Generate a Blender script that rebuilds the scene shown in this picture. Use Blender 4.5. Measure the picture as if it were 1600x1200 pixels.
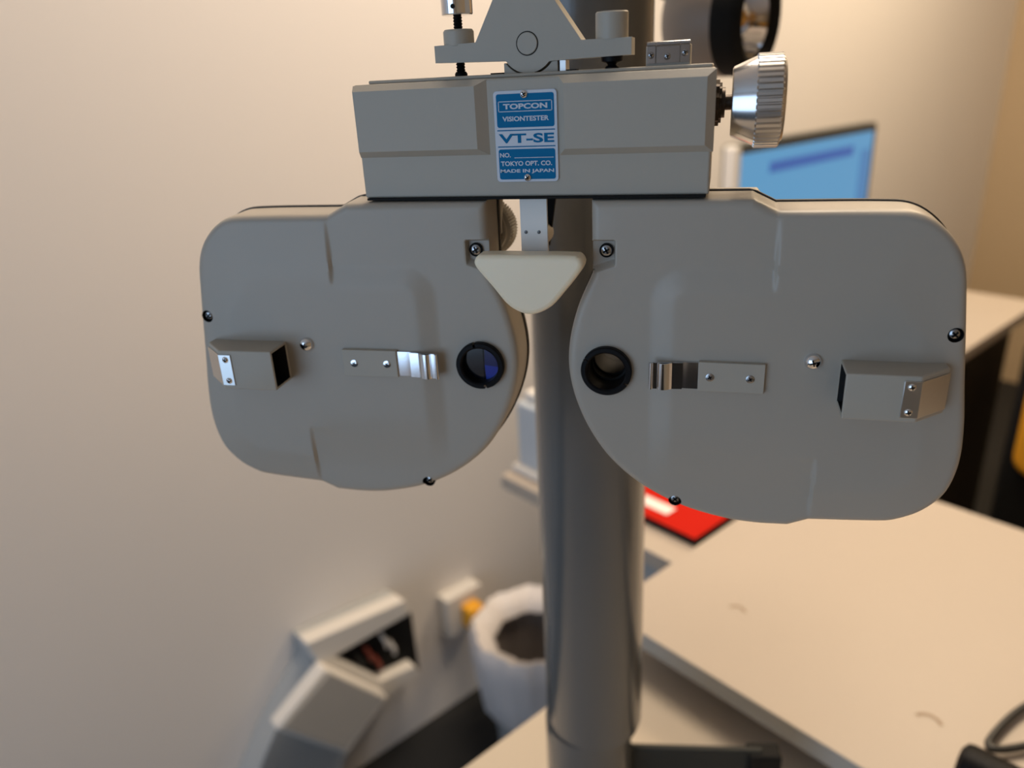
import bpy, bmesh, math, random
from mathutils import Vector, Matrix
from mathutils.geometry import delaunay_2d_cdt
random.seed(4)
for o in list(bpy.data.objects): bpy.data.objects.remove(o)
SC = bpy.context.scene
COL = SC.collection

# ------------------------------------------------------------------ camera
CAM = Vector((0.0, 0.0, 1.30))
zc = -Vector((154, -2960, -1200)).normalized()
xc = Vector((4700, -250, 1200)); xc = (xc - zc*xc.dot(zc)).normalized()
yc = zc.cross(xc)
R = Matrix((xc, yc, zc))                       # world = R @ camera
cd = bpy.data.cameras.new('camera'); cam = bpy.data.objects.new('camera', cd); COL.objects.link(cam)
cam.matrix_world = Matrix.Translation(CAM) @ R.to_4x4()
cd.sensor_width = 36; cd.lens = 27; cd.clip_start = 0.02
cd.dof.use_dof = True; cd.dof.focus_distance = 0.314; cd.dof.aperture_fstop = 5.6
SC.camera = cam

# ------------------------------------------------------------------ world, lights, exposure
W = bpy.data.worlds.new('world'); SC.world = W; W.use_nodes = True
W.node_tree.nodes['Background'].inputs[0].default_value = (0.55, 0.68, 0.95, 1)
W.node_tree.nodes['Background'].inputs[1].default_value = 0.6
SC.view_settings.view_transform = 'Standard'; SC.view_settings.look = 'None'
SC.view_settings.gamma = 1; SC.view_settings.exposure = 0.0; SC.view_settings.use_curve_mapping = False

A = Vector((.56, .828, 0)).normalized(); N = Vector((-A.y, A.x, 0))   # along the long wall / towards it
ROT = math.atan2(A.y, A.x)
def rw(a, n, z): return A*a + N*n + Vector((0, 0, z))
def area(name, loc, target, sx, sy, power, col, spread=180):
    l = bpy.data.lights.new(name, 'AREA'); l.shape = 'RECTANGLE'; l.size = sx; l.size_y = sy
    l.energy = power; l.color = col; l.spread = math.radians(spread)
    o = bpy.data.objects.new(name, l); COL.objects.link(o); o.location = loc
    o.rotation_euler = (Vector(target)-Vector(loc)).to_track_quat('-Z', 'Y').to_euler(); return o
area('warm_overhead_light', rw(.80, .55, 2.40), rw(.75, .60, 0), .6, .6, 24, (1.0, .82, .63))
area('warm_overhead_light', rw(2.15, .45, 2.40), rw(2.15, .60, 0), .6, .6, 27, (1.0, .78, .52))  # unseen second light, added to brighten the right part of the wall
area('window_daylight', rw(-2.42, -.02, 1.15), rw(0, -.02, 1.15), 1.85, 1.85, 21, (.50, .73, 1.0))

# ------------------------------------------------------------------ materials
def mat(name, col, rough=.5, metal=0, emis=None, es=0, coat=0, noise=0, nscale=60, trans=0, spec=.5, bump=0, bscale=400):
    m = bpy.data.materials.new(name); m.use_nodes = True; nt = m.node_tree
    b = nt.nodes['Principled BSDF']
    b.inputs['Base Color'].default_value = (*col, 1); b.inputs['Roughness'].default_value = rough
    b.inputs['Metallic'].default_value = metal; b.inputs['Coat Weight'].default_value = coat
    b.inputs['Specular IOR Level'].default_value = spec
    b.inputs['Transmission Weight'].default_value = trans
    tc = nt.nodes.new('ShaderNodeTexCoord')
    if noise:
        nz = nt.nodes.new('ShaderNodeTexNoise'); nz.inputs['Scale'].default_value = nscale; nz.inputs['Detail'].default_value = 3
        mx = nt.nodes.new('ShaderNodeMix'); mx.data_type = 'RGBA'
        mx.inputs[6].default_value = (*[c*(1-noise) for c in col], 1); mx.inputs[7].default_value = (*[min(1, c*(1+noise)) for c in col], 1)
        nt.links.new(tc.outputs['Object'], nz.inputs['Vector']); nt.links.new(nz.outputs['Fac'], mx.inputs[0])
        nt.links.new(mx.outputs[2], b.inputs['Base Color'])
    if bump:
        nb = nt.nodes.new('ShaderNodeTexNoise'); nb.inputs['Scale'].default_value = bscale
        bp = nt.nodes.new('ShaderNodeBump'); bp.inputs['Strength'].default_value = bump; bp.inputs['Distance'].default_value = .0005
        nt.links.new(tc.outputs['Object'], nb.inputs['Vector']); nt.links.new(nb.outputs['Fac'], bp.inputs['Height'])
        nt.links.new(bp.outputs['Normal'], b.inputs['Normal'])
    if emis:
        b.inputs['Emission Color'].default_value = (*emis, 1); b.inputs['Emission Strength'].default_value = es
    return m
PL = mat('cream_grey_enamel', (.40, .36, .305), .42, noise=.012, nscale=40, bump=.05, bscale=900)
PL2 = mat('cream_grey_cast_enamel', (.415, .38, .32), .5, bump=.08, bscale=900)
SEAM = mat('dark_seam', (.05, .045, .04), .6)
BACKP = mat('back_cover_enamel', (.46, .42, .36), .4)
BLACK = mat('black_anodised_metal', (.003, .003, .004), .5, spec=.15)
BLKM = mat('matt_black', (.006, .006, .006), .7, spec=.2)
CHR = mat('chrome', (.80, .80, .82), .09, 1)
STEEL = mat('brushed_steel', (.62, .61, .60), .28, 1)
DSTEEL = mat('dark_screw_steel', (.42, .42, .43), .25, 1)
ALU = mat('knurled_aluminium', (.72, .70, .68), .3, 1)
REST = mat('ivory_plastic', (.95, .83, .62), .35, noise=.03, nscale=40)
REST.node_tree.nodes['Principled BSDF'].inputs['Subsurface Weight'].default_value = .15
REST.node_tree.nodes['Principled BSDF'].inputs['Subsurface Radius'].default_value = (.004, .003, .002)
PBLUE = mat('nameplate_blue', (.0, .155, .36), .6, spec=.15)
PWHITE = mat('nameplate_white', (.58, .62, .70), .35)
GEARB = mat('brown_black_brass', (.05, .033, .02), .4, .6)
WALL = mat('painted_wall', (.80, .765, .74), .9, noise=.012, nscale=3, bump=.15, bscale=60)
WALLB = mat('painted_back_wall', (.54, .41, .26), .9, noise=.02, nscale=3)
CEIL = mat('ceiling_paint', (.75, .72, .68), .9)
FLOOR = mat('black_floor', (.012, .012, .012), .8, noise=.2, nscale=60)
DESK = mat('cream_laminate', (.46, .395, .33), .5, noise=.015, nscale=8)
EDGE = mat('desk_edge_band', (.36, .37, .36), .5)
TAN = mat('beige_laminate', (.52, .45, .36), .6, noise=.02, nscale=8)
POLE = mat('grey_pole_enamel', (.10, .105, .108), .24, coat=.25, noise=.02, nscale=20)
DGREY = mat('dark_grey_enamel', (.028, .030, .028), .6, spec=.25)
WHITE = mat('white_plastic', (.72, .69, .65), .5)
GREYP = mat('grey_plastic', (.42, .43, .43), .5)
LGREY = mat('light_blue_grey_plastic', (.52, .56, .60), .5)
RED = mat('red_paper', (.50, .010, .002), .7, spec=.1)
PAPER = mat('white_paper', (.85, .82, .78), .7)
YEL = mat('yellow_fabric', (.75, .32, .008), .6)
ORANGE = mat('orange_plastic', (.85, .40, .02), .5)
BAG = mat('white_bin_liner', (.70, .66, .65), .45, noise=.04, nscale=12)
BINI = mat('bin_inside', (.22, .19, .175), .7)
DARKB = mat('knee_space_shade', (.045, .034, .022), .55, noise=.1, nscale=6)  # dark brown that paints the shade in the far knee space
LAMPB = mat('lamp_grey_brown_enamel', (.26, .21, .17), .4)
BULB = mat('bulb_amber', (.75, .42, .12), .2, .3)
SCR = mat('screen_blue', (.01, .02, .03), .3, emis=(.10, .30, .52), es=1.0)
SCRB = mat('screen_dark_blue', (.01, .02, .03), .3, emis=(.04, .11, .36), es=1.0)
SCRM = mat('screen_mid_blue', (.01, .02, .03), .3, emis=(.07, .20, .42), es=1.0)
DKFR = mat('monitor_dark_bezel', (.05, .055, .055), .4)
LENSD = mat('dark_lens_glass', (.002, .003, .008), .12, coat=.5)
LENSB = mat('lens_blue_reflection', (.006, .035, .34), .12, coat=.6)  # blue reflection painted into the dark lens as colour
LENSN = mat('lens_navy_reflection', (.003, .012, .10), .12, coat=.5)  # dimmer part of the same painted reflection
WIRE = mat('black_cable_rubber', (.012, .012, .012), .4)

# ------------------------------------------------------------------ mesh builder
class MB:
    def __init__(s): s.v = []; s.f = []; s.m = []
    def add(s, vs, fs, mi=0):
        k = len(s.v); s.v += [tuple(p) for p in vs]
        for f in fs: s.f.append([i+k for i in f]); s.m.append(mi)
        return s
    def box(s, a, b, mi=0):
        (x0, y0, z0), (x1, y1, z1) = a, b
        vs = [(x0,y0,z0),(x1,y0,z0),(x1,y1,z0),(x0,y1,z0),(x0,y0,z1),(x1,y0,z1),(x1,y1,z1),(x0,y1,z1)]
        return s.add(vs, [(0,3,2,1),(4,5,6,7),(0,1,5,4),(1,2,6,5),(2,3,7,6),(3,0,4,7)], mi)
    def prism(s, pts, y0, y1, mi=0, axis='y'):
        n = len(pts)
        def P(p, t): return (p[0], t, p[1]) if axis == 'y' else ((p[0], p[1], t) if axis == 'z' else (t, p[0], p[1]))
        vs = [P(p, y0) for p in pts] + [P(p, y1) for p in pts]
        fs = [tuple(range(n)), tuple(range(2*n-1, n-1, -1))] + [(i, i+n, (i+1) % n + n, (i+1) % n) for i in range(n)]
        return s.add(vs, fs, mi)
    def lathe(s, prof, c=(0,0,0), ax='z', seg=48, mi=0, caps=(True, True), rf=None):
        k = []
        for (r, t) in prof:
            for j in range(seg):
                w = 2*math.pi*j/seg; rr = r*(rf(j, r, t) if rf else 1)
                x, y = rr*math.cos(w), rr*math.sin(w)
                p = {'z': (x, y, t), 'y': (x, t, y), 'x': (t, x, y)}[ax]
                k.append((p[0]+c[0], p[1]+c[1], p[2]+c[2]))
        fs = []
        for i in range(len(prof)-1):
            for j in range(seg):
                fs.append((i*seg+j, i*seg+(j+1) % seg, (i+1)*seg+(j+1) % seg, (i+1)*seg+j))
        if caps[0]: fs.append(tuple(range(seg-1, -1, -1)))
        if caps[1]: fs.append(tuple(range((len(prof)-1)*seg, len(prof)*seg)))
        return s.add(k, fs, mi)
    def tube(s, path, r, seg=12, mi=0):
        path = [Vector(p) for p in path]; vs = []; up = Vector((0, 0, 1))
        for i, p in enumerate(path):
            t = (path[min(i+1, len(path)-1)] - path[max(i-1, 0)]).normalized()
            a = t.cross(up)
            if a.length < .05: a = t.cross(Vector((1, 0, 0)))
            a.normalize(); b = t.cross(a)
            for j in range(seg):
                w = 2*math.pi*j/seg; vs.append(p + a*r*math.cos(w) + b*r*math.sin(w))
        fs = [(i*seg+j, i*seg+(j+1) % seg, (i+1)*seg+(j+1) % seg, (i+1)*seg+j) for i in range(len(path)-1) for j in range(seg)]
        fs += [tuple(range(seg-1, -1, -1)), tuple(range((len(path)-1)*seg, len(path)*seg))]
        return s.add(vs, fs, mi)
    def build(s, name, mats, parent=None, bevel=0, ang=35, T=None, scale=1.0, label=None, seg=3, shift=None, recalc=True):
        me = bpy.data.meshes.new(name)
        vs = s.v
        if T: vs = [T(*p) for p in vs]
        if scale != 1: vs = [(p[0]*scale, p[1]*scale, p[2]*scale) for p in vs]
        if shift: vs = [(p[0]+shift[0], p[1]+shift[1], p[2]+shift[2]) for p in vs]
        me.from_pydata(vs, [], s.f)
        if not isinstance(mats, (list, tuple)): mats = [mats]
        for m in mats: me.materials.append(m)
        for p, mi in zip(me.polygons, s.m): p.material_index = mi
        if recalc:
            bm = bmesh.new(); bm.from_mesh(me); bmesh.ops.recalc_face_normals(bm, faces=bm.faces); bm.to_mesh(me); bm.free()
        me.polygons.foreach_set('use_smooth', [True]*len(me.polygons))
        me.set_sharp_from_angle(angle=math.radians(ang))
        o = bpy.data.objects.new(name, me); COL.objects.link(o)
        if parent: o.parent = parent
        if bevel:
            b = o.modifiers.new('bevel', 'BEVEL'); b.width = bevel; b.segments = seg; b.limit_method = 'ANGLE'; b.angle_limit = math.radians(38)
            b.harden_normals = False
        if label: o['label'] = label
        return o
def empty(name, loc, label, cat, rz=0, group=None):
    o = bpy.data.objects.new(name, None); COL.objects.link(o); o.location = loc; o.rotation_euler = (0, 0, rz)
    o.empty_display_size = .05
    o['label'] = label; o['category'] = cat
    if group: o['group'] = group
    return o
def tag(o, label, cat): o['label'] = label; o['category'] = cat; return o
def struct(o): o['kind'] = 'structure'; return o
def rrect(x0, z0, x1, z1, r, n=5):
    out = []
    for cx, cz, a0 in ((x1-r, z1-r, 0), (x0+r, z1-r, 90), (x0+r, z0+r, 180), (x1-r, z0+r, 270)):
        for i in range(n+1):
            w = math.radians(a0 + 90*i/n); out.append((cx+r*math.cos(w), cz+r*math.sin(w)))
    return out
def text(s_, rect, y, m, parent, name='lettering', fat=0.0, depth=.1):
    """raised lettering that fills rect (x0,z0,x1,z1), millimetres"""
    c = bpy.data.curves.new('t', 'FONT'); c.body = s_; c.size = 10; c.extrude = .02; c.offset = fat; c.resolution_u = 4
    t = bpy.data.objects.new('t', c); COL.objects.link(t)
    dg = bpy.context.evaluated_depsgraph_get(); me = bpy.data.meshes.new_from_object(t.evaluated_get(dg))
    xs = [v.co.x for v in me.vertices]; ys = [v.co.y for v in me.vertices]
    x0, z0, x1, z1 = rect; sx = (x1-x0)/(max(xs)-min(xs)); sz = (z1-z0)/(max(ys)-min(ys)); mx, my = min(xs), min(ys)
    for v in me.vertices:
        v.co = Vector((x0+(v.co.x-mx)*sx, y - (depth if v.co.z > 0 else 0), z0+(v.co.y-my)*sz))*.001
    me.materials.clear(); me.materials.append(m); me.name = name
    bpy.data.objects.remove(t); bpy.data.curves.remove(c)
    o = bpy.data.objects.new(name, me); COL.objects.link(o); o.parent = parent; return o

# ------------------------------------------------------------------ room shell (room frame: x along the long wall, y towards it)
def room(name, a, b, m, struct_=True):
    o = MB().box(a, b).build(name, m); o.rotation_euler = (0, 0, ROT)
    if struct_: struct(o)
    return o
NW = 1.117; A0, A1, N0 = -2.5, 3.5, -2.2
room('floor', (A0, N0, -.1), (A1+.1, NW+.1, 0), FLOOR)
room('ceiling', (A0, N0, 2.5), (A1+.1, NW+.1, 2.6), CEIL)
room('wall_left', (A0-.1, NW, 0), (A1+.1, NW+.1, 2.5), WALL)
room('wall_back', (A1, N0, 0), (A1+.1, NW, 2.5), WALLB)
room('wall_right', (A0-.1, N0-.1, 0), (A1+.1, N0, 2.5), WALLB)
g = MB()      # wall behind the camera with a window opening
g.box((A0-.1, N0, 0), (A0, NW, .1)).box((A0-.1, N0, 2.1), (A0, NW, 2.5)).box((A0-.1, N0, .1), (A0, -.95, 2.1)).box((A0-.1, .85, .1), (A0, NW, 2.1))
o = g.build('wall_front', WALL); o.rotation_euler = (0, 0, ROT); struct(o)
g = MB()
for a, b in (((-.95, .1), (-.90, 2.1)), ((.80, .1), (.85, 2.1)), ((.12, .1), (.17, 2.1)), ((-.95, .1), (.85, .15)), ((-.95, 2.05), (.85, 2.1))):
    g.box((A0-.07, a[0], a[1]), (A0-.03, b[0], b[1]))
o = g.build('window_1', WHITE); o.rotation_euler = (0, 0, ROT); struct(o)
g = MB(); g.box((A1-.03, .72, 0), (A1, .80, 2.1)).box((A1-.03, -.2, 2.02), (A1, .80, 2.1)).box((A1-.03, -.2, 0), (A1, -.12, 2.1))
o = g.build('trim_1', WALLB); o.rotation_euler = (0, 0, ROT); struct(o)
o = room('door_1', (A1-.02, -.12, 0), (A1-.001, .72, 2.02), mat('door_brown', (.42, .29, .17), .6, noise=.05, nscale=5))

# ------------------------------------------------------------------ PHOROPTER
X0, Y0, Z0 = -.0709, .3077, 1.18
ph = empty('phoropter', (X0, Y0, Z0), 'cream grey twin-headed phoropter hanging in front of the grey pole, blue plate on its crossbar', 'phoropter')
MM = .001
def hl(side):
    if side > 0: return lambda u, y, z: (u, y, z)
    sn, cs = math.sin(math.radians(2.6)), math.cos(math.radians(2.6))
    return lambda u, y, z: (-(20+(u-20)*cs + y*sn), y*cs-(u-20)*sn, z)
# outline of one head: (u outward from the centre line, z), mm; third value 1 = corner
OUT = [(22,71.3,1),(84,71.3,1),(93,66.8,1),(137,66.6,0),(144,65.1,0),(151,60.6,0),(157,53.6,0),(160.6,45.3,0),(162.6,34,0),(167.4,-1,0),(169.8,-18,0),
       (170.6,-32,0),(169.2,-43,0),(166,-51,0),(159,-58.5,0),(150,-63.3,0),(144,-64.6,0),(116,-66.8,1),(107.5,-70.5,1),(94,-71.0,0),(80.8,-70.0,0),(62.4,-65.5,0),
       (44.9,-57.0,0),(30.5,-45,0),(20.7,-31.1,0),(14.1,-15.6,0),(11.3,-1.4,0),(12,12,0),(15.8,27,0),(22,41.4,1),(22,55,0)]
def dense(pts, step=1.1):
    n = len(pts); out = []
    for i in range(n):
        p1, p2 = pts[i], pts[(i+1) % n]; p0, p3 = pts[i-1], pts[(i+2) % n]
        L = math.hypot(p2[0]-p1[0], p2[1]-p1[1]); k = max(1, int(L/step))
        m1 = [(p2[c]-p0[c])/2 for c in (0, 1)] if not p1[2] else [p2[c]-p1[c] for c in (0, 1)]
        m2 = [(p3[c]-p1[c])/2 for c in (0, 1)] if not p2[2] else [p2[c]-p1[c] for c in (0, 1)]
        for m, la, lb in ((m1, p0, p2), (m2, p1, p3)):          # keep tangents no longer than the segment
            q = math.hypot(*m)
            if q > 0: m[0] *= L/q; m[1] *= L/q
        for j in range(k):
            t = j/k; h = (2*t**3-3*t*t+1, t**3-2*t*t+t, -2*t**3+3*t*t, t**3-t*t)
            out.append(tuple(h[0]*p1[c]+h[1]*m1[c]+h[2]*p2[c]+h[3]*m2[c] for c in (0, 1)))
    return out
OD = dense(OUT)
if sum(OD[i-1][0]*OD[i][1]-OD[i][0]*OD[i-1][1] for i in range(len(OD))) < 0: OD.reverse()   # ccw
def odist(u, z, P=OD):
    best = 1e9
    for i in range(len(P)):
        ax, az = P[i-1]; bx, bz = P[i]; dx, dz = bx-ax, bz-az
        t = max(0, min(1, ((u-ax)*dx+(z-az)*dz)/(dx*dx+dz*dz+1e-12)))
        d = (u-ax-t*dx)**2+(z-az-t*dz)**2
        if d < best: best = d
    return math.sqrt(best)
def inside(u, z, P=OD):
    c = False
    for i in range(len(P)):
        (x1, y1), (x2, y2) = P[i-1], P[i]
        if (y1 > z) != (y2 > z) and u < (x2-x1)*(z-y1)/(y2-y1)+x1: c = not c
    return c
def offs(P, d):
    r = []; n = len(P)
    for i in range(n):
        a, b = P[i-1], P[(i+1) % n]; tx, tz = b[0]-a[0], b[1]-a[1]; L = math.hypot(tx, tz)
        r.append((P[i][0]-tz/L*d, P[i][1]+tx/L*d))
    return r
cl = lambda t: 0 if t < 0 else (1 if t > 1 else t)
ss = lambda t: cl(t)**2*(3-2*cl(t))
EX, EZ, ER = 28.2, -.3, 9.6
def height(u, z, d):
    """y of the front face; negative is towards the viewer"""
    H = 1.9
    # raised panel on the centre section: sloped band on the nose side and on top, dying out below
    R0 = 14.0                                        # rounded corner of the band
    du = u-46.8; dz = 44.0-z
    if du < R0 and dz < R0: q = R0-math.hypot(R0-du, R0-dz)
    else: q = min(du, dz)
    band = cl(q/8.6)
    low = ss((z+58)/32)                              # fades towards the bottom
    c = H*band*low
    top = cl(d/24)
    o_ = H*cl((z-20)/1)*1 + 0
    outer = H*cl(d/(16.0 if z < 20 else 16+12*cl((z-20)/20)))
    uc = 94.0 if z > 0 else 115.6
    k = cl((u-uc+.7)/1.4)
    if -36 < z < 31.5: k = cl((u-100)/14)
    h = c*(1-k)+outer*k
    y = -h
    # corner recess with the screw
    m = cl((31.8-u)/.8)*cl((55.6-z)/.8)*cl((z-41.5-(u-22)*.35)/2.5)
    y += 3.6*m
    # rounded rim
    r = 3.2
    if d < r and m < .5: y += r-math.sqrt(max(0, r*r-(r-d)**2))
    # shallow wells for the rim screws
    return y
SCREWS = [(27.8, 50.9, 'corner'), (160.2, 20.2, 'well'), (58.8, -62.6, 'well')]
def circ(cx, cz, r, n): return [(cx+r*math.cos(2*math.pi*i/n), cz+r*math.sin(2*math.pi*i/n)) for i in range(n)]
def cdt(outline, hole, extra):
    pts = list(outline); ed = [(i, (i+1) % len(outline)) for i in range(len(outline))]
    for h in hole:
        k = len(pts); n = len(h); pts += h; ed += [(k+i, k+(i+1) % n) for i in range(n)]
    pts += extra
    v, _, f, ov, _, _ = delaunay_2d_cdt([Vector(p) for p in pts], ed, [], 1, 1e-5)
    return v, f
extra = []
nose = [(EX, EZ, ER)]
wells = [(160.2, 20.2, 2.9), (58.8, -62.6, 2.9)]
for dd in (.35, .9, 1.6, 2.4, 3.3):
    for i, p in enumerate(offs(OD, dd)):
        if inside(*p) and odist(*p) > dd*.93: extra.append(p)
gu = [11+1.5*i for i in range(108)]
gz = [-70+1.5*i for i in range(95)]
for u in gu:
    for z in gz:
        if inside(u, z):
            d = odist(u, z)
            if d > 4.0 and not (abs(u-94) < 1.6 and z > 28) and not (abs(u-115.6) < 1.6 and z < -32) and not (u < 33 and z > 40): extra.append((u+.013*(z % 3), z))
for uc, za, zb in ((94, 29, 66), (115.6, -66, -33)):
    for du in (-1.5, -.7, -.25, .25, .7, 1.5):
        z = za
        while z < zb:
            if inside(uc+du, z) and odist(uc+du, z) > .5: extra.append((uc+du, z))
            z += 1.3
for i in range(26):
    for j in range(42):
        u, z = 22.3+.43*i, 40.2+.40*j
        if inside(u, z) and odist(u, z) > .25: extra.append((u, z))
def okx(p):
    if math.hypot(p[0]-EX, p[1]-EZ) < ER+.35: return False
    return all(math.hypot(p[0]-a, p[1]-b) > c+.3 for a, b, c in wells)
extra = [p for p in extra if okx(p)]
hl_ = [circ(EX, EZ, ER, 64)] + [[p for p in circ(a, b, c, 28)] for a, b, c in wells]
# bottom well pokes near the rim; keep hole points inside the outline
hl_ = [[p for p in h] for h in hl_]
CV, CF = cdt(OD, hl_, extra)
CV = [(v.x, v.y) for v in CV]
CD = [odist(*p) if inside(*p) else 0.0 for p in CV]
CD = [0.0 if d < 1e-3 else d for d in CD]
CH = [height(p[0], p[1], d) for p, d in zip(CV, CD)]
FF = []
for f in CF:
    cx = sum(CV[i][0] for i in f)/len(f); cz = sum(CV[i][1] for i in f)/len(f)
    if math.hypot(cx-EX, cz-EZ) < ER-.02: continue
    if any(math.hypot(cx-a, cz-b) < c-.02 for a, b, c in wells): continue
    FF.append(tuple(f))
def screw(g, u, z, y, r=2.3, mi=0, ms=1, dome=.9, rot=.4, seg=28):
    """pan head cross screw, pointing to -y"""
    pr = [(r, 1.2), (r, -.2), (r*.93, -.55*dome), (r*.7, -.9*dome), (r*.35, -1.1*dome), (.02, -1.15*dome)]
    g.lathe(pr, (u, y, z), 'y', seg, mi, caps=(True, False))
    w = r*.16; L = r*.62
    for k in (0, 1):
        a = rot+k*math.pi/2; ca, sa = math.cos(a), math.sin(a)
        q = [(-L, -w), (L, -w), (L, w), (-L, w)]
        g.prism([(u+p*ca-q_*sa, z+p*sa+q_*ca) for p, q_ in q], y-1.22*dome, y-.6*dome, ms)
def half(side):
    T = hl(side)
    base = MB()
    n = len(OD)
    base.add([(p[0], h, p[1]) for p, h in zip(CV, CH)], FF, 0)
    # side wall and rear lip
    back = offs(OD, -.5)
    ys = [3.2, 8, 14, 19.5]
    ring = []
    for k, y in enumerate(ys):
        q = offs(OD, -.5*k/3); ring.append([(p[0], y, p[1]) for p in q])
    allv = [p for r_ in ring for p in r_]
    fs = [(k*n+i, k*n+(i+1) % n, (k+1)*n+(i+1) % n, (k+1)*n+i) for k in range(len(ys)-1) for i in range(n)]
    base.add(allv, fs, 0)
    o = base.build('lens_housing', [PL], ph, ang=42, T=T, scale=MM, recalc=False)
    o['label'] = ('viewer-left' if side < 0 else 'viewer-right') + ' enamelled head of the instrument'
    bm = bmesh.new(); bm.from_mesh(o.data); bmesh.ops.remove_doubles(bm, verts=bm.verts, dist=2e-5); bmesh.ops.recalc_face_normals(bm, faces=bm.faces)
    bm.to_mesh(o.data); bm.free(); o.data.set_sharp_from_angle(angle=math.radians(42))
    H = o
    # seam plate and rear cover, both with the sight hole
    def plate(inset, y0, y1, name, m, hr):
        P = [p for i, p in enumerate(offs(OD, inset)) if i % 2 == 0]
        if inset > 0: P = [p for p in P if inside(*p) and odist(*p) > inset*.9]
        hole = circ(EX, EZ, hr, 40)
        v, f = cdt(P, [hole], [])
        vv = [(p.x, p.y) for p in v]
        ff = [tuple(q) for q in f if math.hypot(sum(vv[i][0] for i in q)/len(q)-EX, sum(vv[i][1] for i in q)/len(q)-EZ) > hr-.05]
        gg = MB(); gg.add([(p[0], y0, p[1]) for p in vv], ff); gg.add([(p[0], y1, p[1]) for p in vv], ff)
        for L in (P, hole):
            k = len(L); gg.add([(p[0], y0, p[1]) for p in L]+[(p[0], y1, p[1]) for p in L], [(i, (i+1) % k, (i+1) % k+k, i+k) for i in range(k)])
        return gg.build(name, m, H, T=T, scale=MM, ang=40)
    plate(-1.15, 19.3, 21.4, 'seam_gasket', SEAM, 9.6)
    plate(1.2, 21.2, 29.5, 'rear_cover', BACKP, 9.6)
    g = MB(); g.prism([(22.5, 52), (90, 52), (90, 66), (86.5, 70.6), (22.5, 70.6)], 29.5, 37)
    g.build('mounting_block', BACKP, H, bevel=.0006, T=T, scale=MM)
    # eyepiece: slotted black ring + stepped tube
    g = MB(); seg = 120
    notch = math.radians(148 if side > 0 else 78)
    def rf(j): 
        w = 2*math.pi*(j+.5)/seg
        return min(abs(((w-a+math.pi) % (2*math.pi))-math.pi) for a in (notch, notch+math.pi)) < .035
    prof = [(10.9, 1.0), (10.9, -1.2), (10.5, -1.7), (9.0, -1.75), (8.3, -1.2), (8.1, 2), (8.1, 4.5)]
    vs = []; fs = []
    for (r, y) in prof:
        for j in range(seg): w = 2*math.pi*j/seg; vs.append((EX+r*math.cos(w), y-1.3, EZ+r*math.sin(w)))
    for i in range(len(prof)-1):
        for j in range(seg):
            if rf(j) and i in (0, 1, 2): continue
            fs.append((i*seg+j, i*seg+(j+1) % seg, (i+1)*seg+(j+1) % seg, (i+1)*seg+j))
    g.add(vs, fs)
    g.build('eyepiece_ring', [BLACK], H, T=T, scale=MM, ang=30)
    g = MB()
    if side > 0:
        g.lathe([(9.4, 2.5), (8.1, 3.0), (8.1, 8), (7.3, 8.2), (7.3, 9.2), (8.4, 9.4), (8.4, 15), (7.6, 15.2), (7.6, 16.4), (8.6, 16.6), (8.6, 33), (8.2, 35), (9.3, 35), (9.5, 27)], (EX, 0, EZ), 'y', 64, caps=(False, False))
        g.build('sight_tube', BLKM, H, T=T, scale=MM, ang=30)
    else:
        g.lathe([(9.4, 2.5), (8.1, 2.6), (8.1, 9.5), (9.5, 9.6)], (EX, 0, EZ), 'y', 64, caps=(False, False))
        g.build('sight_tube', BLKM, H, T=T, scale=MM, ang=30)
        g = MB()
        c = circ(EX, EZ, 8.05, 64)
        # u grows to the left of the picture here, so the painted blue reflections sit at small u
        lf = [p for p in c if p[0] > EX-1.2]; lf.sort(key=lambda p: math.atan2(p[1]-EZ, p[0]-EX))
        rt = [p for p in c if p[0] <= EX-1.2]; rt.sort(key=lambda p: math.atan2(p[1]-EZ, p[0]-EX) % (2*math.pi))
        g.prism(c, 2.2, 2.8, 0); g.prism(lf, 1.7, 2.2, 0)
        up = [p for p in rt if p[1] > EZ-1.8]; dn = [p for p in rt if p[1] <= EZ-1.8]
        zl = math.sqrt(8.05**2-1.8**2)
        g.prism(up+[(EX-zl, EZ-1.8), (EX-1.2, EZ-1.0)], 1.7, 2.2, 1)
        g.prism([(EX-1.2, EZ-1.0), (EX-zl, EZ-1.8)]+dn, 1.7, 2.2, 2)
        g.build('occluder_lens', [LENSD, LENSN, LENSB], H, T=T, scale=MM, label='dark blue lens closing the eyepiece')
    # rim screws
    for (u, z, kind) in SCREWS:
        g = MB()
        if kind == 'corner':
            g.lathe([(2.9, 4.2), (2.9, 2.4), (2.5, 2.3), (2.4, 3.0)], (u, 0, z), 'y', 32, 1, caps=(False, False))
            screw(g, u, z, 2.9, 2.35, rot=.5*side)
        else:
            yw = height(u, z, odist(u, z)) if u > 100 else 1.4
            g.lathe([(2.93, yw+.1), (2.9, yw+2.6), (.05, yw+2.6)], (u, 0, z), 'y', 32, 1, caps=(False, False))
            screw(g, u, z, yw+1.6, 2.25, rot=.8*side)
        g.build('screw', [DSTEEL, BLKM], H, T=T, scale=MM, ang=30)
    # dome headed chrome screw
    g = MB(); yb = height(110.5, 8, 30)
    g.lathe([(3.3, .4), (3.3, -.5), (2.95, -1.5), (2.2, -2.3), (1.2, -2.75), (.05, -2.9)], (110.6, yb, 8), 'y', 36, 0, caps=(True, False))
    for k in (0, 1):
        a = .3+k*math.pi/2; ca, sa = math.cos(a), math.sin(a)
        g.prism([(110.6+p*ca-q*sa, 8+p*sa+q*ca) for p, q in ((-1.3, -.3), (1.3, -.3), (1.3, .3), (-1.3, .3))], yb-2.95, yb-2, 1)
    g.build('dome_screw', [CHR, BLKM], H, T=T, scale=MM, ang=50)
    # card clip
    yf = height(80, 0, 30)
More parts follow.
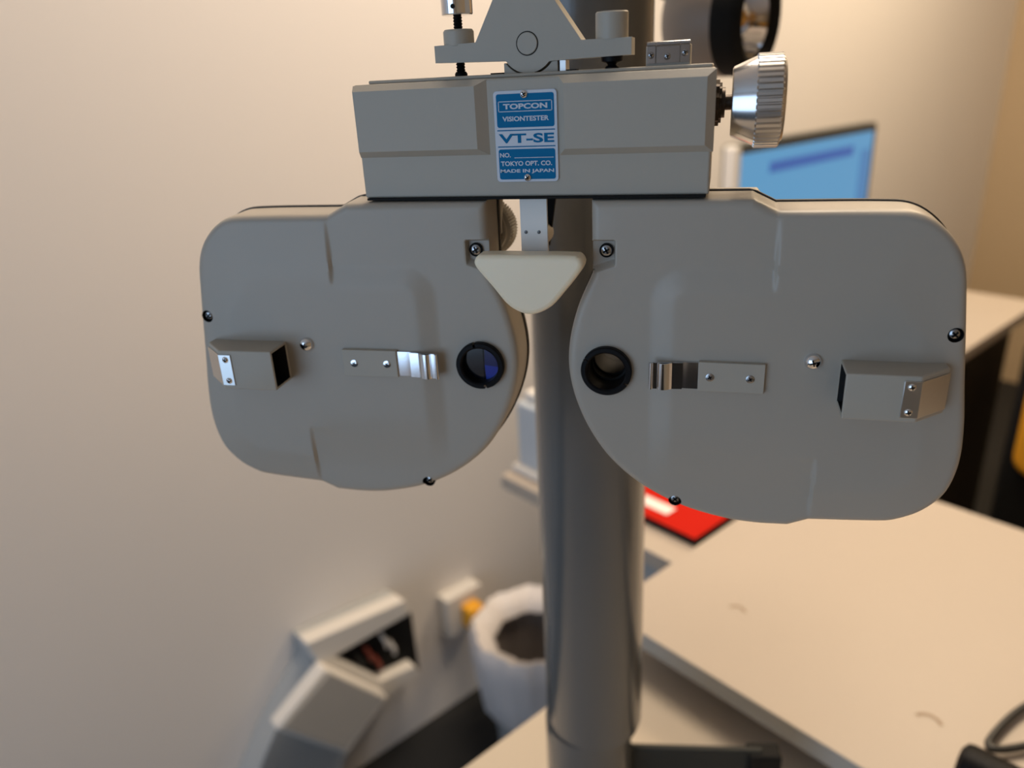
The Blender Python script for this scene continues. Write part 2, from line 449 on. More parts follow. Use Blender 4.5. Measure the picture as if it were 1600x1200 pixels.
    g = MB(); g.box((66.5, yf-2.2, -6.4), (92.8, yf+.5, 6.4)); g.build('clip_plate', PL2, H, bevel=.0003, T=T, scale=MM)
    for u in (71.3, 87.2):
        g = MB()
        g.lathe([(1.75, yf-1), (1.75, yf-2.35), (1.2, yf-2.5), (.05, yf-2.5)], (u, 0, -.1), 'y', 24, 0, caps=(True, False))
        for k in (0, 1):
            a = .5+k*math.pi/2; ca, sa = math.cos(a), math.sin(a)
            g.prism([(u+p*ca-q*sa, -.1+p*sa+q*ca) for p, q in ((-.9, -.22), (.9, -.22), (.9, .22), (-.9, .22))], yf-2.6, yf-2.2, 1)
        g.build('clip_screw', [DSTEEL if side > 0 else CHR, BLKM], H, T=T, scale=MM, ang=40)
    path = [(67.5, -.9), (62, -.7), (58.5, -.75), (56.5, -1.6), (55.0, -3.0), (53.2, -4.0), (51.3, -4.1), (50.2, -3.2), (49.5, -2.0), (48.9, -1.8), (48.4, -2.6), (47.7, -3.9), (46.9, -3.8), (46.5, -3.1)]
    pd = dense([(p[0], p[1], 0) for p in path], .35)[:-20]
    pd = [p for p in pd]
    g = MB(); k = len(pd); vs = []
    for p in pd:
        for zz in (-5.9, 5.7):
            vs += [(p[0], yf+p[1]-.35, zz), (p[0], yf+p[1]+.35, zz)]
    fs = []
    for i in range(k-1):
        b = 4*i; fs += [(b, b+4, b+6, b+2), (b+1, b+3, b+7, b+5), (b, b+1, b+5, b+4), (b+2, b+6, b+7, b+3)]
    fs += [(0, 2, 3, 1), (4*k-4, 4*k-3, 4*k-1, 4*k-2)]
    g.add(vs, fs); g.build('clip_spring', CHR, H, T=T, scale=MM, ang=50, label='polished chrome spring strip')
    # side block with open nose end
    zt, zb = 9.2, -9.6
    prof = [(121, 0), (158.6, 0), (158.8, -6.2), (147, -17), (121, -17)]
    y_in = 1.2; yi = yf+.2-1.2
    g = MB(); k = len(prof)
    vs = [(p[0], p[1] if p[1] < 0 else y_in-2.4, zb) for p in prof]+[(p[0], p[1] if p[1] < 0 else y_in-2.4, zt) for p in prof]
    vs = [(x, (0.0 if abs(y-(y_in-2.4)) < 1e-9 else y), z) for x, y, z in vs]
    fs = [tuple(range(k)), tuple(range(2*k-1, k-1, -1))]+[(i, (i+1) % k, (i+1) % k+k, i+k) for i in range(k-1)]
    g.add(vs, fs, 0)
    t = 1.4
    o4 = [(121, 0, zb), (121, -17, zb), (121, -17, zt), (121, 0, zt)]
    i4 = [(121, yi, zb+t), (121, -17+t, zb+t), (121, -17+t, zt-t), (121, yi, zt-t)]
    d4 = [(140, yi, zb+t), (140, -17+t, zb+t), (140, -17+t, zt-t), (140, yi, zt-t)]
    g.add(o4+i4, [(i, (i+1) % 4, (i+1) % 4+4, i+4) for i in range(4)], 0)
    g.add(i4+d4, [(i, (i+1) % 4, (i+1) % 4+4, i+4) for i in range(4)]+[(4, 5, 6, 7)], 1)
    ob = g.build('prism_block', [PL2, BLKM], H, T=T, scale=MM, ang=30)
    bm = bmesh.new(); bm.from_mesh(ob.data); bmesh.ops.remove_doubles(bm, verts=bm.verts, dist=1e-6); bmesh.ops.recalc_face_normals(bm, faces=bm.faces); bm.to_mesh(ob.data); bm.free()
    b = ob.modifiers.new('bevel', 'BEVEL'); b.width = .0006; b.segments = 3; b.limit_method = 'ANGLE'
    g = MB(); th = .5
    dx, dy = 158.3-147, -6.5+17; L = math.hypot(dx, dy); nx, ny = -dy/L*-1, dx/L*-1   # outward normal of the slope
    ps = [(141.2, -17.02), (147, -17.02), (158.6, -6.4)]
    po = [(141.2, -17.02-th), (147.3, -17.02-th), (158.6+.5, -6.4-.5)]
    vs = [(p[0], p[1], z) for z in (-7.6, 7.3) for p in ps+po]
    g.add(vs, [(0, 1, 4, 3), (1, 2, 5, 4), (6, 9, 10, 7), (7, 10, 11, 8), (0, 3, 9, 6), (2, 8, 11, 5), (3, 4, 10, 9), (4, 5, 11, 10), (0, 6, 7, 1), (1, 7, 8, 2)])
    g.build('mirror_plate', STEEL, H, T=T, scale=MM, ang=25, bevel=.00015, label='bent metal plate screwed to the block')
    for z in (-5.2, 5.0):
        g = MB(); screw(g, 143.9, z, -17.3, 1.5, dome=.8, rot=.3, seg=24); g.build('plate_screw', [CHR, BLKM], H, T=T, scale=MM, ang=30)
    return H
HR = half(1)
HLf = half(-1)

# crossbar -------------------------------------------------------------------------
def P(*a, **k): k.setdefault('parent', ph); return k
g = MB(); g.box((-76.4, 3.0, 72.8), (67.4, 46, 118.3))
bar = g.build('crossbar', PL2, ph, bevel=.001, scale=MM, seg=4)
g = MB()
def panel(u0, u1, z0, z1, cl_, cr, ct, cb, yb=3.0, yf=0.0):
    back = [(u0, yb, z0), (u1, yb, z0), (u1, yb, z1), (u0, yb, z1)]
    front = [(u0+cl_, yf, z0+cb), (u1-cr, yf, z0+cb), (u1-cr, yf, z1-ct), (u0+cl_, yf, z1-ct)]
    g.add(back+front, [(0, 3, 2, 1), (4, 5, 6, 7), (0, 1, 5, 4), (1, 2, 6, 5), (2, 3, 7, 6), (3, 0, 4, 7)])
panel(-76.3, -19.3, 89.6, 118.0, .8, 4.4, 2.2, 2.6)
g.build('raised_panel', PL2, bar, scale=MM, ang=15)
g = MB()
panel(9.3, 68.2, 88.8, 118.0, 2.6, 3.2, 2.6, 2.6)
g.build('raised_panel', PL2, bar, scale=MM, ang=15)
g = MB(); g.box((-71.5, 8, 118.2), (66.5, 45, 119.7)); g.build('top_rail', PL2, bar, bevel=.0006, scale=MM)
g = MB(); g.box((-75, 1.6, 72.0), (66.2, 40, 72.9)); g.build('underside_gap_strip', BLKM, bar, scale=MM)  # black strip standing in for the dark gap between bar and heads
# nameplate
U0, U1, ZT, ZB = -16.7, 8.8, 113.6, 78.8
NWd, NH = U1-U0, ZT-ZB
fx = lambda t: U0+t*NWd
fz = lambda v: ZT-v*NH
g = MB(); g.prism(rrect(U0, ZB, U1, ZT, 1.5, 6), 2.3, 3.0)
npl = g.build('name_plate', PWHITE, ph, bevel=.0002, scale=MM, label='blue and white maker plate')
g = MB(); yb = 2.3
g.prism(rrect(fx(.045), fz(.395), fx(.955), fz(.035), .9), yb-.08, yb)
g.prism(rrect(fx(.045), fz(.970), fx(.955), fz(.632), .9), yb-.08, yb)
g.box((fx(.04), yb-.08, fz(.432)), (fx(.96), yb, fz(.420))); g.box((fx(.04), yb-.08, fz(.611)), (fx(.96), yb, fz(.599)))
g.build('blue_field', PBLUE, npl, scale=MM)
g = MB(); y1 = yb-.08
x0, x1, z1, z0 = fx(.075), fx(.925), fz(.112), fz(.226); w = .28
for a, b in (((x0, z0), (x1, z0+w)), ((x0, z1-w), (x1, z1)), ((x0, z0), (x0+w, z1)), ((x1-w, z0), (x1, z1))): g.box((a[0], y1-.08, a[1]), (b[0], y1, b[1]))
g.box((fx(.30), y1-.08, fz(.732)), (fx(.93), y1, fz(.725)))
g.build('white_rules', PWHITE, npl, scale=MM)
text('TOPCON', (fx(.155), fz(.198), fx(.85), fz(.140)), y1, PWHITE, npl, fat=.35)
text('VISIONTESTER', (fx(.135), fz(.328), fx(.87), fz(.275)), y1, PWHITE, npl, fat=.28)
text('VT-SE', (fx(.06), fz(.566), fx(.945), fz(.462)), yb, PBLUE, npl, fat=.3)
text('NO.', (fx(.065), fz(.722), fx(.24), fz(.672)), y1, PWHITE, npl, fat=.25)
text('TOKYO OPT. CO.', (fx(.075), fz(.818), fx(.90), fz(.765)), y1, PWHITE, npl, fat=.28)
text('MADE IN JAPAN', (fx(.06), fz(.905), fx(.93), fz(.855)), y1, PWHITE, npl, fat=.28)
for (u, v) in ((.49, .045), (.50, .950)):
    g = MB(); screw(g, fx(u), fz(v), 2.0, 1.45, dome=.7, rot=.5, seg=24); g.build('plate_screw', [CHR, BLKM], npl, scale=MM, ang=30)

# forehead rest
g = MB(); g.prism(rrect(-9.3, 44, 2.3, 74, .3), 8.0, 9.6)
stem = g.build('rest_stem', mat('grey_metal_strip', (.82, .79, .74), .4), ph, scale=MM, bevel=.0002)
for u in (-7.0, -1.4):
    g = MB(); g.lathe([(.75, 8.4), (.75, 7.9), (.4, 7.8), (.02, 7.8)], (u, 0, 57.3), 'y', 20, caps=(True, False))
    g.build('rivet', mat('rivet_grey', (.12, .12, .12), .4, .5), stem, scale=MM)
pts = [(-24.9, 48.5, 0), (-24.6, 50.6, 0), (-22.7, 51.6, 0), (-2.4, 51.8, 0), (18.2, 51.6, 0), (20.1, 50.6, 0), (20.5, 48.5, 0), (19.6, 45.6, 0), (12.6, 36.6, 0), (7.6, 31.0, 0), (3.2, 28.2, 0), (-1.6, 26.9, 0), (-6.6, 27.8, 0), (-11.6, 31.0, 0), (-17.4, 38.2, 0), (-24.0, 46.2, 0)]
rd = dense(pts, 1.2)
if sum(rd[i-1][0]*rd[i][1]-rd[i][0]*rd[i-1][1] for i in range(len(rd))) < 0: rd.reverse()
g = MB(); g.prism(rd, -12, -1.5)
g.build('forehead_rest', REST, ph, scale=MM, ang=60, bevel=.0032, seg=6, label='ivory plastic forehead rest')
g = MB(); g.box((-8, -1.5, 44.5), (1.2, 9.2, 49.5)); g.build('rest_bracket', STEEL, ph, scale=MM)
# things seen through the gap behind the stem
g = MB()
kn = lambda j, r, t: 1+.03*(1 if j % 2 else -1) if r > 13.0 else 1
g.lathe([(1, 26), (8.5, 26), (9.2, 24.5), (10.6, 24.5), (11.2, 26), (12.4, 26.5), (13.2, 28), (13.2, 36), (12, 37), (1, 37)], (-33.2, 8, 53), 'y', 120, rf=kn)
g.lathe([(2, 30), (2, 12)], (-33.2, 8, 53), 'y', 20)
g.build('rear_dial', BACKP, ph, scale=MM, ang=30, label='knurled cream dial behind the stem')
g = MB(); g.prism([(-8.5, 46), (-2.6, 46), (1.6, 72.8), (-8.5, 72.8)], 34, 36); g.build('rear_stop', BLKM, ph, scale=MM)
g = MB(); g.lathe([(.05, 22), (3.5, 22.3), (5.3, 24), (5.6, 26), (5.6, 34), (1, 34)], (-6.5, 2, 52), 'y', 32); g.build('rear_knob', BACKP, ph, scale=MM)

# right hand knob on the crossbar
KC = (0, 20, 105.3)
g = MB(); g.lathe([(8.3, 67.3), (8.3, 69.4), (7.2, 69.5), (7.2, 70.3), (5.6, 70.4), (5.6, 71.6), (2.8, 71.7), (2.8, 75)], KC, 'x', 24, rf=lambda j, r, t: 1+.05*(1 if j % 2 else -1) if r > 6 else 1)
kb = g.build('knob_gear', GEARB, ph, scale=MM, ang=20)
g = MB(); g.lathe([(2.5, 74.0), (12.2, 74.0), (12.9, 74.4), (16.2, 82.4), (16.2, 83.5)], KC, 'x', 96)
kb = g.build('adjusting_knob', CHR, ph, scale=MM, ang=25, label='chrome cone and knurled knob')
kb.data.materials[0] = mat('satin_chrome', (.78, .78, .80), .2, 1)
def kn(j, r, t): return 1-.055*(1 if j % 6 in (0, 1) else 0) if r > 16.5 else 1
g = MB(); g.lathe([(15, 82.6), (16.6, 82.6), (17.2, 83.1), (17.2, 91.6), (16.7, 92.2), (15.4, 92.4), (14.6, 93.2), (1, 93.4)], KC, 'x', 276, rf=kn)
g.build('knurled_ring', ALU, kb, scale=MM, ang=18)

# hanging bracket above the crossbar (local y 10 .. 28)
def arcpts(cx, cz, r, a0, a1, n): return [(cx+r*math.cos(math.radians(a0+(a1-a0)*i/n)), cz+r*math.sin(math.radians(a0+(a1-a0)*i/n))) for i in range(n+1)]
g = MB()
pl = [(-42.9, 125.0), (-13.4, 124.3)] + arcpts(-4.3, 130.4, 10.9, 214, 320, 16) + [(5.9, 123.6), (36.2, 124.2), (36.2, 130.4), (17.0, 130.4), (3.0, 150.5), (2.0, 160), (-17.6, 160), (-17.0, 147.5), (-25.5, 131.8), (-42.9, 131.4)]
g.prism(pl, 12.0, 24)
br = g.build('hanging_bracket', PL2, ph, bevel=.0012, scale=MM)
g = MB(); g.lathe([(4.05, 13), (4.05, 11.8), (3.8, 11.6), (.02, 11.6)], (-4.4, 0, 130.3), 'y', 48, 0, caps=(True, False)); g.lathe([(4.05, 12.0), (4.05, 11.93), (4.45, 11.93), (4.45, 12.0)], (-4.4, 0, 130.3), 'y', 48, 1, caps=(False, False))
g.build('pivot_pin', [PL2, BLKM], br, scale=MM)
g = MB()
cr = [(-14.5, 118.5)] + [(-14.5, 123.6)] + arcpts(-4.3, 130.4, 11.6, 216, 324, 16) + [(7.4, 123.8), (7.4, 118.5)]
g.prism(cr, 13.0, 25); g.build('pivot_cradle', PL2, bar, scale=MM, bevel=.0003)
g = MB(); g.box((8.0, 14, 119.5), (10.3, 22, 123.6)); g.box((10.3, 14, 119.5), (14.5, 20, 120.1), 1)
g.build('cradle_stop', [STEEL, BLKM], bar, scale=MM)
g = MB(); g.box((-20.5, 14, 119.5), (-15.5, 20, 120.2)); g.build('cradle_pad', BLKM, bar, scale=MM)
def thread(g, u, y, z0, z1, r, mi=0, pitch=1.15):
    pr = []; z = z0
    while z < z1: pr += [(r, z), (r*.80, z+pitch/2)]; z += pitch
    g.lathe(pr, (u, y, 0), 'z', 28, mi)
g = MB(); thread(g, -34.2, 18, 119.6, 146, 1.9); g.lathe([(2.6, 119.6), (2.6, 120.6), (2.0, 121.4)], (-34.2, 18, 0), 'z', 24)
st = g.build('levelling_screw', BLACK, br, scale=MM, ang=25)
g = MB(); g.lathe([(6.2, 131.0), (6.2, 136.4), (5.6, 137.2), (2.2, 137.2)], (-34.2, 18, 0), 'z', 40); g.build('screw_boss', PL2, br, scale=MM, bevel=.0002)
g = MB(); g.lathe([(2, 142.4), (6.0, 142.4), (6.3, 142.8), (6.3, 157), (2, 157)], (-34.2, 18, 0), 'z', 40, 0)
g.lathe([(.9, 11.6), (.9, 11.4), (.02, 11.4)], (-33.8, 0, 145.3), 'y', 16, 1)
g.build('thumb_cap', [CHR, BLKM], br, scale=MM)
g = MB(); g.lathe([(2, 130.2), (6.3, 130.2), (6.3, 139.4), (5.9, 139.9), (.05, 139.9)], (28.0, 18, 0), 'z', 40); g.build('boss', PL2, br, scale=MM)
g = MB(); g.lathe([(2.8, 119.6), (2.8, 120.2), (1.7, 120.8), (2.1, 121.6), (4.2, 122.2), (4.4, 124.2)], (28.0, 18, 0), 'z', 32); g.build('levelling_foot', BLACK, br, scale=MM)
# hinge plate on the bar top
g = MB(); g.prism(rrect(41.6, 117.8, 58.2, 127.0, .6), 13.0, 22.0); hb = g.build('hinge_block', PL2, bar, scale=MM, bevel=.0004)
g = MB(); g.box((42.0, 12.2, 120.6), (45.2, 13.1, 126.6)); g.box((45.5, 12.4, 120.6), (54.2, 13.1, 126.6)); g.box((54.5, 12.2, 120.6), (57.9, 13.1, 126.6))
for u0, u1 in ((42.0, 45.2), (45.4, 54.3), (54.5, 57.9)): g.lathe([(.05, u0), (1.1, u0), (1.1, u1), (.05, u1)], (0, 13.2, 127.2), 'x', 16)
for u, z in ((43.5, 123.5), (49.6, 122.9), (56.1, 123.9)): screw(g, u, z, 12.3, 1.25, 0, 1, .6, .4, 20)
g.build('hinge_plate', [mat('chrome_dark_reflection', (.42, .42, .43), .16, 1), BLKM], bar, scale=MM, ang=30)  # chrome whose dark reflection is put into a darker base colour

# ------------------------------------------------------------------ stand: pole with collar, base arm and top arm
pc = Vector((.1599, .98713, 0))*.475; pc = Vector((math.sin(math.radians(9.2))*-.0+ -.0761, .4689, 0))
rP = .0374
st = empty('instrument_stand', (pc.x, pc.y, .69), 'tall grey enamelled round pole rising behind the phoropter', 'instrument stand')
g = MB(); g.lathe([(rP-.006, .318), (rP-.001, .3185), (rP, .3225), (rP, 1.55), (rP-.004, 1.553), (.001, 1.553)], (0, 0, 0), 'z', 96, caps=(True, False))
g.build('pole', POLE, st, ang=40, shift=(0, 0, -.19))
g = MB(); g.lathe([(.050, .19), (.050, .196), (.044, .202), (rP-.003, .206), (rP-.003, .319)], (-.004, -.002, 0), 'z', 96)
g.build('lower_column', POLE, st, ang=30, shift=(0, 0, -.19))
ta = (Vector((X0, Y0+.018, 0))-pc); L = ta.length; an = math.atan2(ta.y, ta.x)
g = MB(); g.box((.02, -.012, .850), (L-.004, .012, .875)); g.box((L-.012, -.012, .8405), (L+.006, .012, .875))
o = g.build('top_arm', POLE, st, bevel=.002, shift=(0, 0, -.19)); o.rotation_euler = (0, 0, an)
# lower side arm that runs to the right under the desk
p0 = rw(.36, .305, .79)-pc; p1 = rw(.430, .232, .79)-pc; d = (p1-p0); an2 = math.atan2(d.y, d.x)
g = MB(); g.box((0, 0, .235), (.110, .006, .288)); g.box((.098, -.004, .225), (.124, .012, .286), 1)
o = g.build('side_arm', [DGREY, BLKM], st, bevel=.002, shift=(0, 0, -.19)); o.location = (p0.x, p0.y, 0); o.rotation_euler = (0, 0, an2)

# ------------------------------------------------------------------ desk with cream top
dk = empty('desk', rw(.75, 0, 0), 'cream laminate desk with grey edge, filling the lower right beside the pole', 'desk', ROT)
g = MB(); g.box((-.238, -1.0, .729), (.235, .466, .75), 0)
top = g.build('desk_top', [DESK, EDGE], dk, bevel=.0012)
for p in top.data.polygons:
    if abs(p.normal.z) < .5: p.material_index = 1
g = MB()
def cmark(cx, cy, r, a0, a1):
    n = 16; vs = []
    for i in range(n+1):
        w = math.radians(a0+(a1-a0)*i/n)
        for rr in (r-.0018, r+.0018): vs.append((cx+rr*math.cos(w), cy+rr*math.sin(w), .7503))
    g.add(vs, [(2*i, 2*i+1, 2*i+3, 2*i+2) for i in range(n)])
AM = mat('arc_mark_brown', (.30, .22, .15), .6)
cmark(-.140, .363, .0085, -60, 80); g.build('arc_mark', AM, top, recalc=False)
g = MB(); cmark(-.152, .160, .0105, -60, 80); g.build('arc_mark', AM, top, recalc=False)
for y in (.42, -.98):
    g = MB(); g.box((.205, y-.01, 0), (.232, y+.03, .729)); g.build('leg', EDGE, dk, bevel=.002)

# low beige unit the stand is on
lu = empty('low_cabinet', rw(.15, .1, 0), 'beige cabinet top carrying the pole foot, just lower than the desk', 'cabinet', ROT)
g = MB(); g.box((-.45, -.6, .675), (.80, .354, .69)); g.build('cabinet_top', TAN, lu, bevel=.001)
g = MB(); g.box((-.44, -.59, .02), (.79, .344, .675)); g.build('body_block', TAN, lu, bevel=.001)

# side counter beyond the desk end
sc = empty('side_counter', rw(.95, .63, 0), 'pale side counter beyond the desk end, behind the pole', 'counter', ROT)
g = MB(); g.box((-.30, -.160, .713), (.36, .17, .735)); g.build('counter_top', DESK, sc, bevel=.001)
g = MB(); g.box((-.25, -.14, .02), (.35, .07, .713)); g.build('counter_body', GREYP, sc, bevel=.001)
# red booklet and white sheet on it
rb = empty('booklet', rw(.76, .60, .735), 'glossy red booklet with a white patch, lying on the pale counter right of the pole', 'booklet', ROT)
g = MB(); g.box((-.065, -.122, .012), (.075, .06, .0135)); g.build('cover', RED, rb)
g = MB(); g.box((-.063, -.121, 0), (.073, .059, .012)); g.build('dark_edge_block', BLKM, rb)  # black block under the cover draws the dark line along its edge
g = MB(); g.box((-.045, -.062, .0136), (-.025, .03, .0140)); g.build('white_patch', PAPER, rb)

# printer-like pale box at the left end of that counter
pb = empty('desktop_printer', rw(.78, .735, .735), 'pale blue-grey boxy printer, a sliver seen just left of the pole', 'printer', ROT)
g = MB(); g.box((-.10, -.050, .01), (.12, .058, .115)); g.build('printer_body', LGREY, pb, bevel=.006)
g = MB(); g.box((-.11, -.055, 0), (.12, .062, .012)); g.build('printer_tray', WHITE, pb, bevel=.003)
g = MB(); g.box((-.09, -.045, .115), (.11, .05, .13)); g.build('printer_lid', WHITE, pb, bevel=.004)

# far counter with monitor
fc = empty('far_counter', rw(1.9, .85, 0), 'far pale counter along the wall at the right edge, beyond the phoropter', 'counter', ROT)
g = MB(); g.box((-.40, -.345, .71), (.19, .262, .735)); g.build('counter_top', DESK, fc, bevel=.001)
g = MB(); g.box((-.30, -.30, 0), (.18, .25, .71)); g.build('counter_body', DARKB, fc); g = MB(); g.box((-.36, -.33, 0), (-.335, -.305, .71)); g.build('leg', mat('leg_brown', (.085, .055, .04), .5), fc)  # dark body paints the shade below the counter top
mo = empty('computer_monitor', rw(1.63, .86, .735), 'blue-lit flat computer monitor behind the chrome knob', 'monitor', ROT)
MONN = .0
g = MB(); g.prism(rrect(-.31, .06, .275, .417, .012), .0, .03); fr = g.build('monitor_frame', DKFR, mo, bevel=.003)
g = MB(); g.prism(rrect(-.318, .055, -.298, .415, .008), -.006, .02); g.build('side_bezel', WHITE, fr, bevel=.002)
g = MB(); g.box((-.292, -.003, .075), (.255, .001, .398), 0); g.box((-.19, -.0042, .352), (.16, -.0032, .374), 1); g.box((.20, -.0042, .08), (.245, -.0032, .36), 2)
g.build('screen', [SCR, SCRB, SCRM], mo)
g = MB(); g.box((-.03, .03, .01), (.03, .05, .2)); g.box((-.11, -.07, 0), (.11, .10, .012)); g.build('monitor_stand', DKFR, mo, bevel=.003)
dc = empty('knee_space_block', rw(2.0, .2, 0), 'dark brown block standing for the shadowed knee space at the right edge beyond the desk', 'cabinet', ROT)
g = MB(); g.box((-.14, -.6, 0), (.35, .26, .70)); g.build('body_block', DARKB, dc, bevel=.004)  # added dark block, knee-space shade put into its colour
g = MB(); g.box((-.155, -.55, .05), (-.14, .25, .66)); g.build('knee_space_front', DARKB, dc, bevel=.003)  # front layer of the same painted shade
# yellow bag
yb_ = empty('yellow_case', rw(1.30, .29, 0), 'yellow case with dark trim at the far right beyond the desk edge', 'case', ROT)
g = MB(); g.prism(rrect(-.275, .665, .018, .915, .03), 0, .12, axis='x'); o = g.build('case_shell', YEL, yb_, bevel=.01)
g = MB(); g.prism(rrect(-.29, .0, .035, .925, .03), .02, .10, axis='x'); g.build('case_trim', BLKM, yb_, bevel=.008)
# thermostat on back wall
tb = empty('light_switch', rw(A1-.03, .76, 1.1), 'small dark brown switch plate on the door trim at the far upper right', 'switch', ROT)
g = MB(); g.box((-.02, -.03, -.09), (0, .02, .03)); g.build('switch_plate', mat('switch_brown', (.16, .10, .06), .5), tb, bevel=.003)

# ------------------------------------------------------------------ examination lamp behind the knob
lp = Vector((.010, .700, 1.331))
ax = Vector((.90, -.42, -.05)).normalized()
el = empty('examination_lamp', lp, 'grey-brown examination lamp with black rim and bright reflector, behind the chrome knob', 'lamp')
q = ax.to_track_quat('Z', 'Y')
def lpart(g, name, m, **k):
    o = g.build(name, m, el, **k); o.rotation_mode = 'QUATERNION'; o.rotation_quaternion = q; return o
g = MB(); g.lathe([(.001, -.060), (.02, -.058), (.034, -.052), (.042, -.040), (.0445, -.026), (.043, -.006), (.040, -.004)], ax='z', seg=64, caps=(False, False)); lpart(g, 'lamp_housing', LAMPB, ang=30)
g = MB(); g.lathe([(.040, -.012), (.0425, -.012), (.0435, .010), (.041, .016), (.037, .018), (.0285, .014), (.028, .011), (.026, .009)], ax='z', seg=64, caps=(False, False)); lpart(g, 'lamp_rim', BLKM, ang=50)
g = MB(); g.lathe([(.0280, .0122), (.0265, .0122), (.024, .000), (.020, -.010), (.012, -.017), (.005, -.019)], ax='z', seg=64, caps=(False, False)); lpart(g, 'reflector', CHR, ang=60)
g = MB(); g.lathe([(.004, -.02), (.006, -.012), (.0075, -.004), (.006, .003), (.001, .006)], ax='z', seg=24); lpart(g, 'bulb', BULB, ang=60)
g = MB(); g.tube([(-.035, .01, .02), (-.05, .0, .035), (-.075, -.03, .045), (-.07, -.12, .045), (-.08, -.19, .042)], .012, 16); g.build('lamp_arm', BLKM, el)
g = MB(); g.lathe([(.001, -.02), (.017, -.018), (.02, 0), (.017, .018), (.001, .02)], (-.045, .0, .035), 'x', 24); g.build('knuckle', BLKM, el)

# ------------------------------------------------------------------ wall items, left
cb = empty('cable_box', rw(.47, NW, .0), 'open off-white box with cables inside, mounted low on the wall', 'box', ROT)
def wp(px, py, n):                # point of the photo on a plane parallel to the wall
    d = R @ Vector(((px-800)/1200, -(py-600)/1200, -1)); t = n/(d.dot(N)); p = CAM+d*t
    return (p.dot(A)-.47, p.z)
def slab(pts, n0, n1, name, m, bevel=.004):
    q_ = [wp(x, y, n0) for x, y in pts]
    return MB().prism(q_, n0-NW, n1-NW).build(name, m, cb, bevel=bevel)
slab([(478, 1008), (630, 938), (655, 1050), (607, 1088), (542, 1182), (515, 1290), (380, 1260), (430, 1140), (487, 1040)], 1.06, NW-.001, 'box_body', GREYP)
slab([(478, 1006), (632, 938), (640, 960), (523, 1027), (596, 1064), (648, 1040), (655, 1050), (607, 1090), (500, 1042)], 1.03, 1.062, 'box_rim', WHITE, .003)
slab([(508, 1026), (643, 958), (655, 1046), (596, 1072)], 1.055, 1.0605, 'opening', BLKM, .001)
slab([(508, 1044), (608, 1090), (542, 1181), (431, 1141)], 1.005, 1.035, 'front_flap', WHITE, .005)
slab([(516, 1052), (600, 1092), (540, 1172), (442, 1138)], 1.0035, 1.006, 'flap_panel', mat('flap_grey', (.45, .43, .40), .5), .001)
for k, (px, py, m) in enumerate(((575, 1020, 'r'), (590, 1035, 'r'), (612, 1010, 'w'), (600, 1000, 'w'), (560, 1030, 'k'))):
    x, z = wp(px, py, 1.05)
    g = MB(); g.tube([(x-.006, -.068, z+.02), (x, -.075, z), (x+.004, -.068, z-.018)], .004, 8)
    g.build('cable', {'r': mat('red_brown_cable', (.25, .05, .03), .5), 'w': WHITE, 'k': WIRE}[m], cb)
# socket with orange plug
def wpa(px, py, n=NW):
    a_, z = wp(px, py, n); return a_+.47, z
a_, z_ = wpa(712, 945)
so = empty('wall_socket', rw(a_, NW, z_), 'white wall socket beside the bin', 'socket', ROT)
g = MB(); g.box((-.045, -.035, -.045), (.045, 0, .05)); g.build('socket_plate', WHITE, so, bevel=.003)
pg = empty('power_plug', rw(a_+.006, NW-.035, z_-.000), 'orange plug in the wall socket, dark cable hanging down', 'plug', ROT)
g = MB(); g.box((-.019, -.035, -.026), (.019, 0, .026)); g.build('plug_body', ORANGE, pg, bevel=.005)
g = MB(); g.tube([(0, -.02, -.02), (-.004, -.03, -.05), (-.012, -.03, -.10), (-.002, -.03, -.15), (.02, -.03, -.20), (.03, -.03, -.212)], .008, 12); g.build('plug_cable', WIRE, pg)

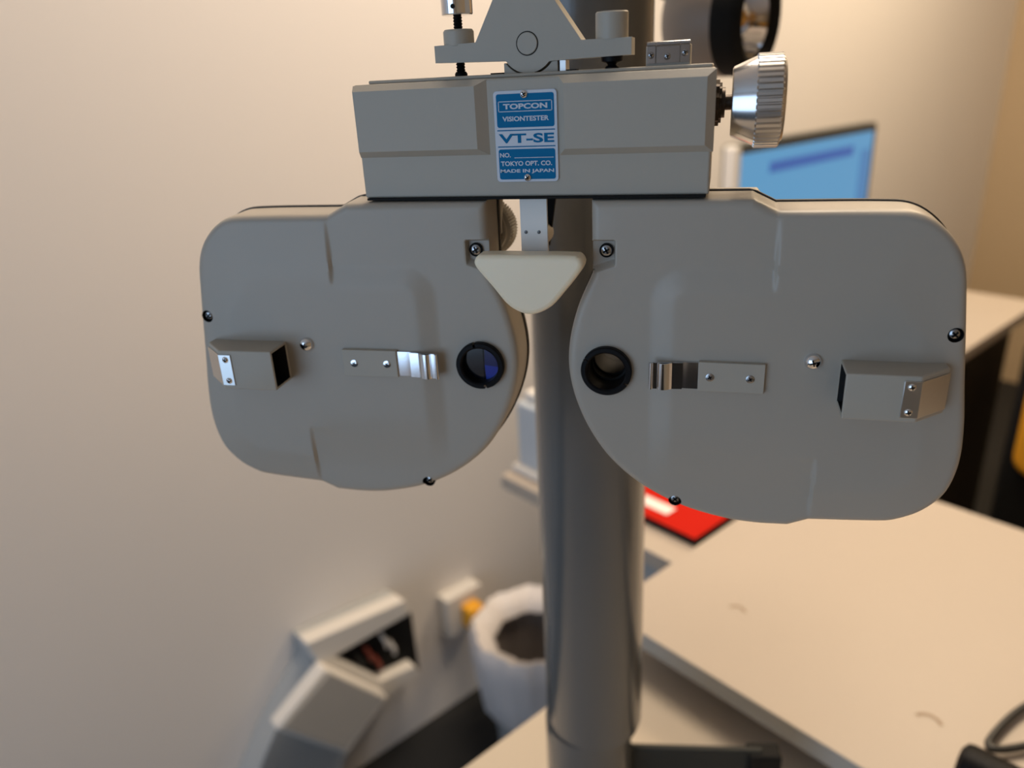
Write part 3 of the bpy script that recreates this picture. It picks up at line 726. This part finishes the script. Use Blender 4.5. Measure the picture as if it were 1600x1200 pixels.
# waste bin with liner
bc = rw(.795, .905, 0); bn = empty('waste_bin', bc, 'round waste bin in a crumpled white liner, left of the pole', 'bin')
def bl(j, r, t): return 1+.03*math.sin(j*.9+t*30)+.02*math.sin(j*2.3+1)
g = MB(); g.lathe([(.085, 0), (.08, .01), (.100, .27), (.100, .275)], seg=48, caps=(True, False)); g.build('bin_body', mat('bin_grey', (.3, .3, .3), .5), bn)
g = MB(); g.lathe([(.095, .12), (.108, .14), (.116, .20), (.122, .26), (.124, .295), (.116, .312), (.100, .302), (.084, .292), (.078, .275)], seg=64, caps=(False, False), rf=bl); g.build('bin_liner', BAG, bn, ang=60)
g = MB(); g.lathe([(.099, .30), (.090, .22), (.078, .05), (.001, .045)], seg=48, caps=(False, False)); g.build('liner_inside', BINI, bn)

# black handset and cable, lower right on the desk
h0 = rw(.535, .125, .75)
hs = empty('handset', h0, 'black cylindrical handset lying on the desk in the lower right corner', 'handset')
def prj(px, py, z):
    d = R @ Vector(((px-800)/1200, -(py-600)/1200, -1)); t = (z-CAM.z)/d.z; return CAM+d*t
pA, pB = prj(1500, 1190, .768), prj(1640, 1262, .768); dv = (pB-pA).normalized(); qh = dv.to_track_quat('Z', 'Y')
g = MB(); g.lathe([(.001, -.001), (.012, -.001), (.0165, .002), (.0175, .006), (.0175, .05), (.0168, .0505), (.0168, .052), (.0175, .0525), (.0175, .14), (.001, .14)], seg=48)
o = g.build('handset_body', BLACK, hs, ang=30); o.rotation_mode = 'QUATERNION'; o.rotation_quaternion = qh; o.location = pA-h0
def crv(pts, n=10):
    d3 = []
    for i in range(len(pts)-1):
        p0, p1, p2, p3 = (Vector(pts[max(0, min(len(pts)-1, i+k))]) for k in (-1, 0, 1, 2))
        for j in range(n):
            t = j/n; d3.append(.5*((2*p1)+(p2-p0)*t+(2*p0-5*p1+4*p2-p3)*t*t+(-p0+3*p1-3*p2+p3)*t**3))
    return d3+[Vector(pts[-1])]
cp = [prj(1680, 1075, .757), prj(1630, 1090, .757), prj(1590, 1112, .757), prj(1560, 1140, .757), prj(1545, 1162, .757), prj(1558, 1171, .757), prj(1600, 1166, .757), prj(1660, 1150, .757)]
g = MB(); g.tube(crv(cp), .0034, 12); tag(g.build('cable', WIRE), 'black cable looping on the cream desk above the handset', 'cable')
print('faces', len(FF))
